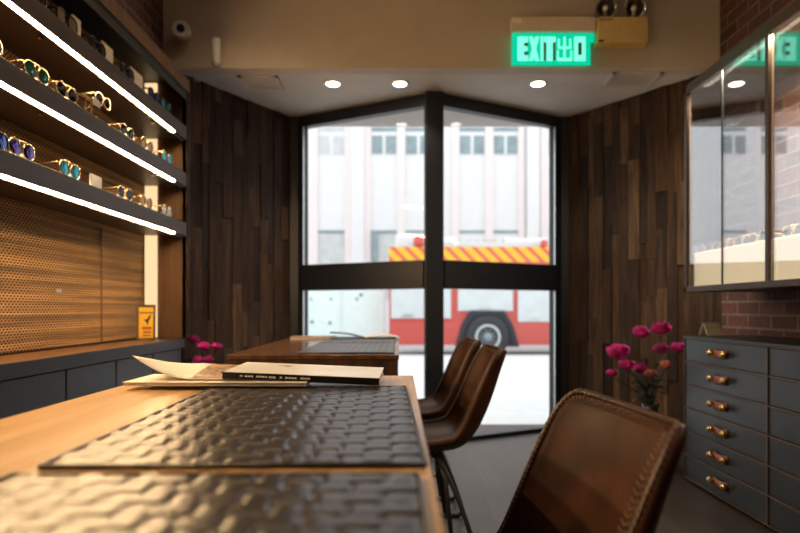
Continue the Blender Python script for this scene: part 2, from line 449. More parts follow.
t = thing('security_camera', 'small round white security camera on the bulkhead beside the brick', 'camera', (-1.34, Yb, 2.65))
MB().lathe([(.040, -.001), (.040, .01), (.018, .014), (.018, .03)], 24, rot(R(90), 'X')).build('mount', W['white'], t, True)
M = rot(R(90), 'X') @ rot(R(8), 'Y')
MB().lathe([(.030, .02), (.050, .03), (.052, .09), (.046, .10), (.040, .094), (.028, .092)], 28, M).build('body', W['white'], t, True)
MB().lathe([(.024, .085), (.024, .102), (.018, .105), (1e-4, .106)], 24, M).build('lens', W['blackgloss'], t, True)
t = thing('wall_sensor', 'slim white cylindrical sensor on the bulkhead, left of the ceiling vent', 'sensor', (-1.122, Yb, 2.45))
MB().box(-.014, .014, -.03, -.001, .03, .12).build('bracket', W['white'], t)
MB().lathe([(.020, 0), (.026, .004), (.026, .15), (.021, .156)], 24, T((0, -.05, 0))).build('tube', W['white'], t, True)

# ------------------------------------------------------------------ left display unit
XF, XB, Y0, Y1 = -1.27, -1.54, .2, 3.62
t = thing('display_unit', 'tall wooden eyewear display unit with lit shelves on the left wall', 'display shelving', ((XF+XB)/2, (Y0+Y1)/2, .772))
O = T((-t.location.x, -t.location.y, -t.location.z))
def part(b, name, m, par=t, **kw):
    return b.build(name, m, par, **kw)
def LB(): 
    b = MB(); b.M = O.copy(); return b
o = part(LB().box(XB+.002, XB+.012, Y0, Y1-.03, .775, 2.30), 'mesh_back_panel', W['mesh'])
part(LB().box(XB+.012, XB+.016, 3.075, 3.083, .78, 1.36), 'panel_joint', W['unitwood'], o)
part(LB().box(XB, XF, Y1-.03, Y1, .772, 2.30), 'side_panel', W['unitwood'])
part(LB().box(XF-.03, XF, Y1-.03, Y1+.012, .772, 2.322), 'front_post', W['unitwood'], bevel=.003)
part(LB().box(XB, XF-.005, Y0, Y1+.008, 2.30, 2.318), 'top_board', W['blackpaint'])
part(LB().box(XF-.005, XF+.004, Y0, Y1+.012, 2.250, 2.325), 'top_rail', W['unitwood'], bevel=.002)
part(LB().box(XF-.012, XF-.004, Y0, Y1-.03, 2.195, 2.249), 'inner_rail', W['blackpaint'])
o = part(LB().box(-1.515, -1.445, Y1-.045, Y1-.031, .775, 2.29), 'vertical_light', W['ledv'])
SH = (1.945, 1.665, 1.370)       # led heights
for zl in SH:
    s = part(LB().box(XB+.014, XF-.002, Y0, Y1-.046, zl+.012, zl+.045), 'shelf', W['shelfwood'])
    part(LB().box(XF-.020, XF, Y0, Y1-.031, zl+.008, zl+.088), 'fascia', W['shelfwood'], s, bevel=.002)
    part(LB().box(XF-.010, XF-.001, Y0, 3.40, zl+.003, zl+.009), 'led_strip', W['led'], s)
    part(LB().box(XB+.014, XF-.02, Y0, Y1-.046, zl+.0455, zl+.088), 'top_surface', W['shelfwood'], s)
    part(LB().box(XF-.022, XF-.016, Y0, Y1-.046, zl-.002, zl+.012), 'added_led_lip', W['shelfwood'], s)  # added lip behind the strip, blocks its light from the upper back panel
    for yy in (1.1, 2.21, 3.22):
        part(LB().lathe([(.009, -.016), (.009, .0)], 12, T((XF-.05, yy, zl+.0119))), 'shelf_pin', W['brass'], s)
b = LB(); b.box(XB+.016, XB+.022, 2.66, 2.70, 1.020, 1.034)
part(b, 'panel_lock', W['steel'])

t = thing('base_cabinet', 'long dark base cabinet with wooden top under the display shelves', 'cabinet', (-1.42, 1.9, 0))
O = T((1.42, -1.9, 0))
YC = 3.62
LBb = LB
part(LB().box(-1.540, -1.325, .1, YC-.01, .06, .715), 'carcass', W['dark'], t)
part(LB().box(-1.540, -1.35, .1, YC-.02, 0, .06), 'plinth', W['blackpaint'], t)
w_ = part(LB().box(-1.540, -1.300, .1, YC, .716, .766), 'worktop', W['walnut_y'], t)
part(LB().box(-1.302, -1.292, .1, YC, .712, .7665), 'worktop_edge', W['dark'], w_, bevel=.002)
y = YC-.02
while y > .3:
    part(LB().box(-1.3245, -1.305, y-.412, y-.004, .07, .708), 'door', W['slate'], t, bevel=.003)
    y -= .416

# amber sign on the counter end
t = thing('framed_card', 'small amber printed card in a leaning wooden frame on the counter end', 'card', (-1.436, 3.42, .766), R(20))
M = rot(R(-8), 'X')
fr = MB(); fr.M = M
fr.box(-.058, -.048, 0, .012, 0, .205); fr.box(.034, .044, 0, .012, 0, .205); fr.box(-.058, .044, 0, .012, .195, .205); fr.box(-.058, .044, 0, .012, 0, .012)
fr.box(-.05, .036, .008, .012, .01, .197); fr.build('frame', W['unitwood'], t)
c = MB(); c.M = M; c.box(-.044, .032, .002, .0075, .014, .190); c = c.build('card', W['amber'], t)
g = MB(); g.M = M
g.box(-.042, .030, .0008, .0018, .155, .162)
g.prism([(-.018, .118), (.0, .122), (.012, .145), (.02, .150), (.016, .125), (.006, .108), (-.008, .106)], -.0018, -.0008, Matrix(((1,0,0,0),(0,0,-1,0),(0,1,0,0),(0,0,0,1))))
g.box(-.002, .006, .0008, .0018, .092, .108)
g.build('black_print', W['blackpaint'], c)
g = MB(); g.M = M
for i in range(5): g.box(-.026+i*.010, -.018+i*.010, .0008, .0018, .062, .078)
for i in range(4): g.box(-.022+i*.011, -.013+i*.011, .0008, .0018, .040, .052)
for i in range(4): g.box(-.022+i*.011, -.013+i*.011, .0008, .0018, .022, .032)
g.build('red_print', W['redink'], c)

# ------------------------------------------------------------------ eyewear
LENS = {}
def lensmat(n, col, rough=.08):
    if n not in LENS: LENS[n] = mat('lens_'+n, col, rough, .85, var=.25, nscale=12, bump=0)
    return LENS[n]
lensmat('blue', (.06,.10,.32)); lensmat('teal', (.02,.30,.34)); lensmat('green', (.02,.16,.12)); lensmat('black', (.012,.012,.016))
lensmat('violet', (.10,.06,.26)); lensmat('clear', (.35,.33,.30)); lensmat('amberlens', (.35,.17,.05))
PROTO = {}
def glasses(frame, lens, label, loc, rz, shape='aviator', thick=.0022, group='sunglasses and spectacles on the display shelves'):
    key = (frame, lens, shape, thick)
    if key in PROTO:
        return copy_thing(PROTO[key], label, loc, rz, group)
    t = thing('sunglasses' if lens != 'clear' else 'spectacles', label, 'glasses', loc, rz, group)
    fm = {'gold': W['gold'], 'black': W['blackgloss'], 'steel': W['chrome']}[frame]
    def outline(sy):
        pts = []
        for k in range(24):
            a = 2*PI*k/24; c, s = math.cos(a), math.sin(a)
            e = .8 if shape == 'square' else 1.0
            y = math.copysign(abs(c)**e, c)*.029; z = math.copysign(abs(s)**e, s)*.0245
            if shape == 'aviator':
                y += -sy*.0035*(1 if z < 0 else 0)*(abs(z)/.0245); z += .002*abs(c)*(1 if z > 0 else 0)
            pts.append((.004*abs(y)/.03*-1, sy*.035+y, .0275+z))
        return pts
    b = MB()
    for sy in (-1, 1):
        b.tube(outline(sy), thick, 6, True)
    b.tube([(0,-.008,.036), (.003,0,.039), (0,.008,.036)], thick, 6)
    if shape == 'aviator': b.tube([(0,-.022,.051), (.003,0,.0505), (0,.022,.051)], thick*.9, 6)
    b.build('frame', fm, t, True)
    for sy in (-1, 1):
        pts = outline(sy); n = len(pts)
        cx = (0.002, sy*.035, .0275)
        vs = [cx] + pts + [(p[0]-.0015, p[1], p[2]) for p in pts] + [(cx[0]-.0015, cx[1], cx[2])]
        fs = [(0, 1+i, 1+(i+1)%n) for i in range(n)] + [(2*n+1, n+1+(i+1)%n, n+1+i) for i in range(n)]
        MB().add(vs, fs).build('lens', lensmat(lens, (0,0,0)), t, True)
        MB().tube([(-.004, sy*.064, .040), (-.012, sy*.069, .041), (-.09, sy*.068, .034), (-.118, sy*.066, .018), (-.135, sy*.064, .004)], [thick*1.1]*3+[thick*1.5]*2, 6).build('temple', fm, t, True)
    PROTO[key] = t
    return t
def stand(label, loc, rz=0):
    key = 'stand'
    if key in PROTO: return copy_thing(PROTO[key], label, loc, rz)
    b = MB(); b.M = Matrix(((1,0,0,0),(0,0,-1,0),(0,1,0,0),(0,0,0,1)))
    b.prism([(-.02, 0), (.014, 0), (.010, .006), (-.006, .022), (-.02, .022)], -.022, .022)
    o = b.build('glasses_stand', W['creamw']); o.location = loc; o.rotation_euler = (0, 0, rz)
    tag(o, label, 'stand', 'cream stands under the sunglasses'); PROTO[key] = o
    return o
zs = [z+.0885 for z in SH]; XG = XF-.014
def yat(px, X=XG): return X*600/(px-399)
rows = {
 1: [(-12, 'gold', 'clear', 'aviator', 'gold wire spectacles at the near end of the middle shelf, cut by the frame'),
     (38, 'gold', 'green', 'aviator', 'large gold aviator sunglasses with dark green lenses, leftmost whole pair on the middle shelf'),
     (68, 'gold', 'black', 'aviator', 'thin gold rimmed sunglasses with black lenses below the raised pair'),
     (128, 'gold', 'black', 'round', 'round gold sunglasses on the middle shelf between the raised pair and the light strip'),
     (148, 'gold', 'amberlens', 'round', 'small gold spectacles against the vertical light strip on the middle shelf'),
     (168, 'gold', 'teal', 'square', 'teal mirrored sunglasses at the far end of the middle shelf')],
 2: [(-6, 'black', 'blue', 'square', 'dark sunglasses at the near end of the bottom shelf, cut by the frame'),
     (23, 'gold', 'violet', 'aviator', 'gold aviators with blue violet mirror lenses on the bottom shelf'),
     (71, 'gold', 'teal', 'aviator', 'gold aviators with teal green mirror lenses beside the white card'),
     (126, 'gold', 'black', 'round', 'round gold and black sunglasses just beyond the white card on the bottom shelf'),
     (147, 'gold', 'amberlens', 'round', 'gold spectacles against the light strip on the bottom shelf'),
     (168, 'gold', 'clear', 'round', 'gold spectacles at the far end of the bottom shelf')],
 0: [(35, 'black', 'black', 'square', 'black sunglasses nearest the camera on the top shelf'),
     (68, 'black', 'clear', 'square', 'second pair of black framed spectacles on the top shelf'),
     (98, 'black', 'black', 'round', 'third pair on the top shelf, round black sunglasses'),
     (128, 'black', 'black', 'aviator', 'fourth pair on the top shelf, black aviators'),
     (155, 'black', 'violet', 'square', 'fifth pair on the top shelf, black with violet lenses'),
     (167, 'black', 'teal', 'square', 'teal lensed black sunglasses at the far end of the top shelf')]}
for r_, items in rows.items():
    for px, fr_, ln, shp, lb in items:
        y = yat(px)
        g = glasses(fr_, ln, lb, (XG, y, zs[r_]+.001 - .0115), 0, shp, .0032 if fr_ == 'black' else .0022)
        g.location.z = zs[r_]+.0003; g.scale = (1.12,)*3
for r_ in (1, 2):
    for px, fr_, ln, shp, lb in rows[r_][1:]:
        stand('small cream stand under the ' + ' '.join(lb.split()[:9]).rstrip(','), (XG-.012, yat(px), zs[r_]+.0002))
# raised pair on the gold stand
t = thing('brass_stand', 'gold wire stand holding up one pair of glasses on the middle shelf', 'stand', (XG-.01, yat(90), zs[1]+.0002))
MB().tube([(0, -.02, 0), (0, -.02, .06), (0,.03,.062), (0, .03, 0)], .004, 8).build('wire_frame', W['gold'], t, True)
MB().box(-.002, .018, -.075, .06, .060, .066).build('shelf_bar', W['gold'], t)
MB().box(.019, .022, .0, .062, .045, .075).build('label_plate', W['creamw'], t)
glasses('gold', 'black', 'gold and black sunglasses raised on the wire stand above the others', (XG+.0, yat(104), zs[1]+.0685), 0, 'round', .0032)
tag(MB().box(-.004, .004, -.045, .045, 0, .055).build('name_card', W['white']), 'small white blank card standing on the bottom shelf between two pairs', 'card')
bpy.data.objects['name_card'].location = (XG-.01, yat(98), zs[2]+.0002)
# cream risers on the top shelf
for ya, yb, lb in ((2.165, 2.21, 'narrow cream card after the nearest black sunglasses, top shelf'), (2.385, 2.445, 'cream card between the second and third pair on the top shelf'),
                   (2.62, 2.72, 'cream card between the third and fourth pair on the top shelf'), (2.90, 3.035, 'widest cream card between the fourth and fifth pair on the top shelf')):
    tag(MB().box(-1.306, -1.296, ya, yb, zs[0]+.0001, zs[0]+.085).build('display_card', W['cream'], bevel=.001), lb, 'card', 'cream cards on the top shelf')

# ------------------------------------------------------------------ right drawer cabinet
CX0, CX1, CY0, CY1 = 1.572, 1.995, 1.08, 3.31
t = thing('drawer_cabinet', 'dark slate drawer cabinet with leather strap pulls by the brick wall', 'drawer cabinet', (1.78, 2.16, 0))
O = T((-1.78, -2.16, 0))
H = .80; nrow = 6; z0 = .022; rh = (H-.014-z0)/nrow; bw = (CY1-CY0)/3
part(LB().box(CX0+.02, CX1, CY0, CY1, .020, H-.012), 'carcass', W['edge'], t)
part(LB().box(CX0+.04, CX1, CY0+.01, CY1-.01, 0, .020), 'plinth', W['dark'], t)
part(LB().box(CX0-.004, CX1, CY0-.004, CY1+.004, H-.012, H), 'top', W['dark'], t, bevel=.003)
b = LB()
for i in range(4):
    y = CY0+bw*i; b.box(CX0, CX0+.019, max(CY0, y-.006), min(CY1, y+.006), .02, H-.012)
for j in range(nrow+1):
    b.box(CX0+.001, CX0+.019, CY0, CY1, z0+rh*j-.0035, z0+rh*j+.0035)
part(b, 'rails', W['edge'], t)
for i in range(3):
    for j in range(nrow):
        ya, yb = CY0+bw*i+.009, CY0+bw*(i+1)-.009; za, zb_ = z0+rh*j+.006, z0+rh*(j+1)-.006
        d = part(LB().box(CX0+.006, CX0+.018, ya, yb, za, zb_), 'drawer', W['slate'], t, bevel=.002)
        ym = (ya+yb)/2 + .0; zm_ = (za+zb_)/2+.004; hw = .062
        def strap(u, v):
            y = ym-hw+2*hw*u; x = CX0+.003-.011*math.sin(PI*u)**.6 if 0 < u < 1 else CX0+.004
            return (x, y, zm_-.021+.042*v - .005*math.sin(PI*u))
        s = LB().grid(strap, 14, 2).build('strap_pull', W['strap'], d, True)
        m_ = s.modifiers.new('s', 'SOLIDIFY'); m_.thickness = .004; m_.offset = 0
        for yy in (ym-hw, ym+hw):
            bb = LB(); bb.lathe([(.006, .0), (.006, .010), (.015, .016), (.0185, .025), (.015, .033), (.007, .0375), (1e-4, .038)], 16, T((CX0+.006, yy, zm_)) @ rot(R(-90), 'Y'))
            bb.build('brass_stud', W['brass'], d, True)
# card holder
t = thing('card_holder', 'small white tented card on the far corner of the drawer cabinet', 'card', (1.705, 3.235, H), R(14))
b = MB(); b.box(-.05, .05, -.003, 0, 0, .075, rot(R(-25), 'X')); b.box(-.05, .05, 0, .003, 0, .075, T((0, .063, 0)) @ rot(R(25), 'X'))
b.build('card', W['white'], t)
# ------------------------------------------------------------------ glass case
KZ0, KZ1 = 1.037, 2.17
t = thing('glass_case', 'wall mounted glass display case in a bronze frame above the drawers', 'display case', (1.78, 2.16, KZ0))
O = T((-1.78, -2.16, -KZ0))
W['bronze'] = mat('bronze_frame', (.075,.045,.03), .4, .3)
e = .028
b = LB()
for z in (KZ0, KZ1-.05):
    h = .03 if z == KZ0 else .05
    b.box(CX0, CX0+e, CY0, CY1, z, z+h); b.box(CX0, CX1, CY1-e, CY1, z, z+h); b.box(CX0, CX1, CY0, CY0+e, z, z+h)
for yy in (CY0, CY1-e): b.box(CX0, CX0+e, yy, yy+e, KZ0, KZ1)
b.box(CX1-e, CX1, CY1-e, CY1, KZ0, KZ1)
part(b, 'frame', W['bronze'], t, bevel=.003)
part(LB().box(CX0+e, CX1, CY0+e, CY1-e, KZ0+.002, KZ0+.02), 'bottom_panel', W['dark'], t)
part(LB().box(CX0+e, CX1, CY0+e, CY1-e, KZ1-.03, KZ1-.004), 'top_panel', W['dark'], t)
for i in (1, 2):
    y = CY0+bw*i
    part(LB().box(CX0+.001, CX0+.024, y-.014, y+.014, KZ0+.03, KZ1-.05), 'post', W['bronze'], t, bevel=.002)
    part(LB().box(CX0-.003, CX0+.001, y-.0175, y-.0155, KZ0+.03, KZ1-.05), 'gold_edge', W['bronze'], t)
for i in range(3):
    ya, yb = CY0+bw*i+.016, CY0+bw*(i+1)-.016; ym = (ya+yb)/2
    for q, (p0, p1) in enumerate(((ya, ym-.001), (ym+.001, yb))):
        p = part(LB().box(CX0+.010, CX0+.015, p0, p1, KZ0+.031, KZ1-.051), 'glass_door', W['cglass'], t)
    part(LB().box(CX0+.007, CX0+.0155, ym-.0025, ym+.0025, KZ0+.031, KZ1-.051), 'door_edge', W['blackpaint'], t)
part(LB().box(CX0+e, CX1-e, CY1-.016, CY1-.011, KZ0+.031, KZ1-.051), 'end_glass', W['wglass'], t)
zc = 1.25
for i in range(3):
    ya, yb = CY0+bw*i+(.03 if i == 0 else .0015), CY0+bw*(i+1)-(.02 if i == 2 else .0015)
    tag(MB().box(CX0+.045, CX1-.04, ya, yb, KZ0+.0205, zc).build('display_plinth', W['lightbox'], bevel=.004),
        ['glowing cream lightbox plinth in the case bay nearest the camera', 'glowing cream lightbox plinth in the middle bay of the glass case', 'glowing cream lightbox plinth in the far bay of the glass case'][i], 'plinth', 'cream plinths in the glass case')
case = [(698, 1.70, 'gold', 'clear', 'round', 'gold spectacles on the cream plinth at the far end of the glass case'),
        (712, 1.70, 'gold', 'black', 'round', 'black lensed pair in the glass case, second from its far end'),
        (727, 1.69, 'gold', 'amberlens', 'aviator', 'amber lensed gold pair in the glass case, third from its far end'),
        (742, 1.70, 'gold', 'black', 'aviator', 'black lensed aviators in the glass case, fourth from its far end'),
        (757, 1.69, 'gold', 'black', 'round', 'round gold and black pair in the glass case next to the bronze post'),
        (792, 1.70, 'gold', 'clear', 'aviator', 'gold aviators in the middle bay of the glass case at the frame edge')]
for px, X, fr_, ln, shp, lb in case:
    glasses(fr_, ln, lb, (X, X*600/(px-399), zc+.001), PI, shp, group='glasses in the wall case')

# ------------------------------------------------------------------ tables
def table(X0, X1, Ya, Yb_, label, name='table'):
    t = thing(name, label, 'table', ((X0+X1)/2, (Ya+Yb_)/2, 0)); w = (X1-X0)/2; d = (Yb_-Ya)/2
    MB().box(-w, w, -d, d, .752, .77).build('tabletop', W['oak'] if Ya < 1 else W['oak2'], t, bevel=.002)
    b = MB()
    for (x0, x1, y0, y1) in ((-w+.004, w-.004, -d+.003, -d+.025), (-w+.004, w-.004, d-.025, d-.003), (-w+.004, -w+.026, -d+.025, d-.025), (w-.026, w-.004, -d+.025, d-.025)):
        b.box(x0, x1, y0, y1, .63, .7518)
    b.build('apron', W['walnut'], t)
    for sx in (-1, 1):
        for sy in (-1, 1):
            x = sx*(w-.10); y = sy*(d-.06)
            MB().box(x-.03, x+.03, y-.03, y+.03, 0, .7518).build('leg', W['walnut'], t, bevel=.003)
    return t
W['oak2'] = wood('brown_top', (.05,.022,.012), (.13,.060,.03), 1, .20)
table(-.645, .037, -.35, 1.60, 'near wooden table with light oak top carrying woven placemats')
table(-.66, -.0, 2.30, 3.70, 'far dark wooden table beyond the magazines, close to the shopfront')

NC, NR, CW, CL = 13, 21, .0325, .0315
def placemat(label, loc, rz, sx=1, sy=1):
    if 'mat' in PROTO:
        o = copy_thing(PROTO['mat'], label, loc, rz)
    else:
        t = thing('placemat', label, 'placemat', loc, rz, 'woven placemats')
        K = 8; Wd, Ln = NC*CW, NR*CL
        def h(i, j):
            ci, cj = min(i//K, NC-1), min(j//K, NR-1); u = i/K-ci; v = j/K-cj
            if (ci+cj) % 2: u, v = v, u
            a = max(0, math.sin(PI*u)); bcl = 1-abs(2*v-1)**5
            return .0030 + .0028*(1-abs(2*u-1)**4)
        b = MB(); nu, nv = NC*K, NR*K
        b.grid(lambda a, c: (-Wd/2+Wd*a, -Ln/2+Ln*c, h(round(a*nu), round(c*nv))), nu, nv)
        b.build('woven_surface', W['weave'], t, True)
        b = MB(); b.box(-Wd/2-.004, Wd/2+.004, -Ln/2-.004, Ln/2+.004, 0, .0028); b.build('backing', W['weave'], t)
        b = MB(); b.tube([(-Wd/2-.003, -Ln/2-.003, .0035), (Wd/2+.003, -Ln/2-.003, .0035), (Wd/2+.003, Ln/2+.003, .0035), (-Wd/2-.003, Ln/2+.003, .0035)], .0030, 6, True)
        b.build('border', W['weave'], t, True)
        PROTO['mat'] = o = t
    o.scale = (sx, sy, 1)
    return o
placemat('dark woven placemat lying under the magazines on the near table', (-.192, 1.005, .7702), R(1.2))
placemat('blurred dark woven placemat closest to the camera on the near table', (-.192, .300, .7702), R(.3))
placemat('woven placemat on the near half of the far table', (-.21, 2.69, .7702), 0, .88, .98)
placemat('woven placemat under the open magazine on the far table', (-.21, 3.36, .7702), 0, .88, .92)

# ------------------------------------------------------------------ magazines
zt_ = .7795
t = thing('booklet', 'thin cream paged booklet at the bottom of the magazine pile', 'booklet', (-.402, 1.395, zt_), R(-1))
MB().box(-.20, .20, -.085, .075, 0, .0065).build('pages', W['paper2'], t)
MB().box(-.202, .201, -.087, .077, .0066, .0082).build('cover', W['paper'], t)
t = thing('newspaper', 'open printed newspaper with curled left corner on the booklet', 'newspaper', (-.40, 1.40, zt_+.0085), R(-2))
def page(u, v):
    x = -.20+.34*u; y = -.065+.15*v
    lift = .052*max(0, (1-u*2.6))**1.7*(1.0-.55*v) if u < .385 else 0
    return (x + lift*.12, y, lift + .020*v*min(1, u*3) + .004 + .004*math.sin(3*u+v*2)*v)
b = MB().grid(page, 30, 8); o = b.build('curled_page', W['paper'], t, True)
def photo_(u, v):
    p = page(.40+.58*u, .06+.9*v); return (p[0], p[1], p[2]+.0012)
MB().grid(photo_, 12, 6).build('printed_photo', W['cover1'], o, True); m_ = o.modifiers.new('s', 'SOLIDIFY'); m_.thickness = .0008
def page2(u, v):
    return (-.12+.27*u, -.06+.15*v, .001+.002*math.sin(PI*u))
b = MB().grid(page2, 12, 4); o = b.build('under_page', W['paper'], t, True); m_ = o.modifiers.new('s', 'SOLIDIFY'); m_.thickness = .001
t = thing('magazine', 'pale covered magazine with black spine on top of the pile', 'magazine', (-.215, 1.425, zt_+.0005), R(-1.5))
Mt = rot(R(2.4), 'Y')
b = MB(); b.M = T((0, 0, .0118)) @ rot(R(2.2), 'Y') @ rot(R(1.2), 'X')
b.box(-.172, .172, -.095, .095, -.002, .011); b.build('pages', W['paper2'], t)
b = MB(); b.M = T((0, 0, .0118)) @ rot(R(2.2), 'Y') @ rot(R(1.2), 'X'); b.box(-.174, .174, -.0975, .0965, .0112, .0124); b.box(-.174, .174, -.0975, .0965, -.0036, -.0022); b.build('cover', W['cover2'], t)
b = MB(); b.M = T((0, 0, .0118)) @ rot(R(2.2), 'Y') @ rot(R(1.2), 'X'); b.box(-.1745, .1745, -.0995, -.0976, -.0036, .0120); sp_ = b.build('spine', W['blackgloss'], t)
b = MB(); b.M = T((0, 0, .0118)) @ rot(R(2.2), 'Y') @ rot(R(1.2), 'X'); random.seed(2); x = -.135
while x < .02:
    w = random.uniform(.003, .008)
    if random.random() > .25: b.box(x, x+w*.8, -.1003, -.0996, .0030, .0065)
    x += w
x = -.14
b.build('spine_print', W['paper'], sp_)
def open_mag(name, label, loc, rz, m, w=.15, l=.12, up=.02):
    t = thing(name, label, 'magazine', loc, rz)
    def f1(u, v): return (-w*u, -l+2*l*v, .002+up*math.sin(PI*u)*.5+up*u*u)
    def f2(u, v): return (w*u, -l+2*l*v, .002+up*.4*math.sin(PI*u))
    for f_, mm, nm in ((f1, m, 'left_page'), (f2, W['paper'], 'right_page')):
        o = MB().grid(f_, 10, 3).build(nm, mm, t, True); q = o.modifiers.new('s', 'SOLIDIFY'); q.thickness = .003; q.offset = 1
open_mag('magazine', 'dark open magazine lying on the far table', (-.20, 3.50, .778), R(4), W['blackgloss'], .20, .10, .03)
t = thing('booklet', 'flat brown covered booklet on the left of the far table', 'booklet', (-.50, 3.52, .7705), R(6))
MB().box(-.13, .13, -.09, .09, 0, .012).build('pages', W['paper2'], t); MB().box(-.131, .131, -.091, .091, .0121, .0135).build('cover', W['cover1'], t)

# ------------------------------------------------------------------ chairs
def spline(P, s):
    n = len(P)-1; x = min(s*n, n-1e-6); i = int(x); f = x-i
    p = [P[max(0, i-1)], P[i], P[i+1], P[min(n, i+2)]]
    return tuple(.5*((2*p[1][k])+(-p[0][k]+p[2][k])*f+(2*p[0][k]-5*p[1][k]+4*p[2][k]-p[3][k])*f*f+(-p[0][k]+3*p[1][k]-3*p[2][k]+p[3][k])*f**3) for k in range(len(p[0])))
# x, z, half width, side lift
PROF = [(-.215,.385,.165,.010), (-.175,.398,.195,.025), (-.09,.395,.212,.038), (0.0,.388,.220,.045), (.09,.388,.226,.052), (.165,.405,.230,.062),
        (.222,.465,.232,.070), (.260,.540,.232,.073), (.290,.620,.230,.070), (.315,.700,.224,.060), (.333,.752,.212,.048), (.342,.780,.188,.034)]
def shell_pt(s, tt):
    x, z, w, l = spline(PROF, s)
    x2, z2, _, _ = spline(PROF, min(1, s+.01)); x1, z1, _, _ = spline(PROF, max(0, s-.01))
    tx, tz = x2-x1, z2-z1; L = math.hypot(tx, tz); nx, nz = -tz/L, tx/L     # inward/up normal
    e = abs(tt)
    bend = l*(e**3.4)
    return (x+nx*bend, tt*w*(1-.10*l/.09*e**4), z+nz*bend)
def make_chair(label, loc, rz):
    t = thing('chair', label, 'chair', loc, rz, 'brown leather shell chairs')
    NS, NTt = 44, 22
    b = MB(); b.grid(lambda u, v: shell_pt(u, v*2-1), NS, NTt)
    o = b.build('seat_shell', W['leather'], t, True)
    q = o.modifiers.new('thick', 'SOLIDIFY'); q.thickness = .016; q.offset = -1
    # boundary loop
    loop = [shell_pt(i/NS, -1) for i in range(NS+1)] + [shell_pt(1, -1+2*j/NTt) for j in range(1, NTt)] + [shell_pt(1-i/NS, 1) for i in range(NS+1)] + [shell_pt(0, 1-2*j/NTt) for j in range(1, NTt)]
    # smooth and resample
    V = [Vector(p) for p in loop]
    for _ in range(3): V = [(V[i-1]+V[i]*2+V[(i+1)%len(V)])/4 for i in range(len(V))]
    ctr = Vector((0, 0, .62))
    V = [p + Vector((.003, 0, -.004)) for p in V]
    bb = MB().tube(V, .0060, 10, True).build('edge_binding', W['leather_edge'], t, True)
    # stitches: short threads slanting over the binding
    cum = [0]
    for i in range(1, len(V)): cum.append(cum[-1]+(V[i]-V[i-1]).length)
    total = cum[-1]; st = MB(); n = int(total/.011); j = 0
    for k in range(n):
        d = total*k/n
        while j < len(V)-2 and cum[j+1] < d: j += 1
        f = (d-cum[j])/max(1e-6, cum[j+1]-cum[j]); p = V[j].lerp(V[j+1], f); tg = (V[j+1]-V[j]).normalized()
        mid = Vector((.08, 0, .55)); inn = (mid-p); inn -= tg*inn.dot(tg); inn.normalize(); up = tg.cross(inn)
        for sg in (1, -1):
            pts = []
            for a in (-70, -25, 20, 65, 105):
                ra = R(a); pts.append(p + (up*math.cos(ra)*sg + inn*math.sin(ra))*.0066 + tg*(.006*(a/105)))
            st.tube(pts, .0009, 4)
        st.tube([p+inn*.010+tg*.006, p+inn*.0165, p+inn*.024+tg*.006], .0011, 4)
    st.build('stitching', W['stitch'], bb)
    # sled base
    r = .0100
    for sy in (-1, 1):
        yo = sy*.205; yi = sy*.10
        pts = [(.02, yi, .364), (.06, yi*1.2, .358), (.09, sy*.15, .33), (.15, sy*.185, .20), (.196, yo, .07), (.205, yo, .03), (.19, yo, .0105), (.16, yo, .0088),
               (-.16, yo, .0088), (-.19, yo, .0105), (-.205, yo, .03), (-.196, yo, .07), (-.15, sy*.185, .20), (-.10, sy*.15, .33), (-.07, yi*1.2, .358), (-.03, yi, .364)]
        fine = []
        for i in range(61): fine.append(spline(pts, i/60))
        MB().tube(fine, r, 10).build('leg', W['blackpaint'], t, True)
        MB().tube([(.075, sy*.13, .345), (.10, sy*.17, .28), (.125, yo, .02)], r*.9, 10).build('brace', W['blackpaint'], t, True)
    b = MB(); b.tube([(.06, -.12, .358), (.06, .12, .358)], r, 8); b.tube([(-.07, -.12, .358), (-.07, .12, .358)], r, 8); b.box(-.08, .07, -.05, .05, .360, .372)
    b.build('mounting_frame', W['blackpaint'], t)
    return t
ch = make_chair('brown leather shell chair in the right foreground, largest in view', (.062, .99, 0), R(5))
copy_thing(ch, 'brown leather shell chair nearer of the two at the far table', (.082, 2.52, 0), 0)
copy_thing(ch, 'brown leather shell chair farthest away, next to the shopfront mullion', (.068, 3.16, 0), R(3))

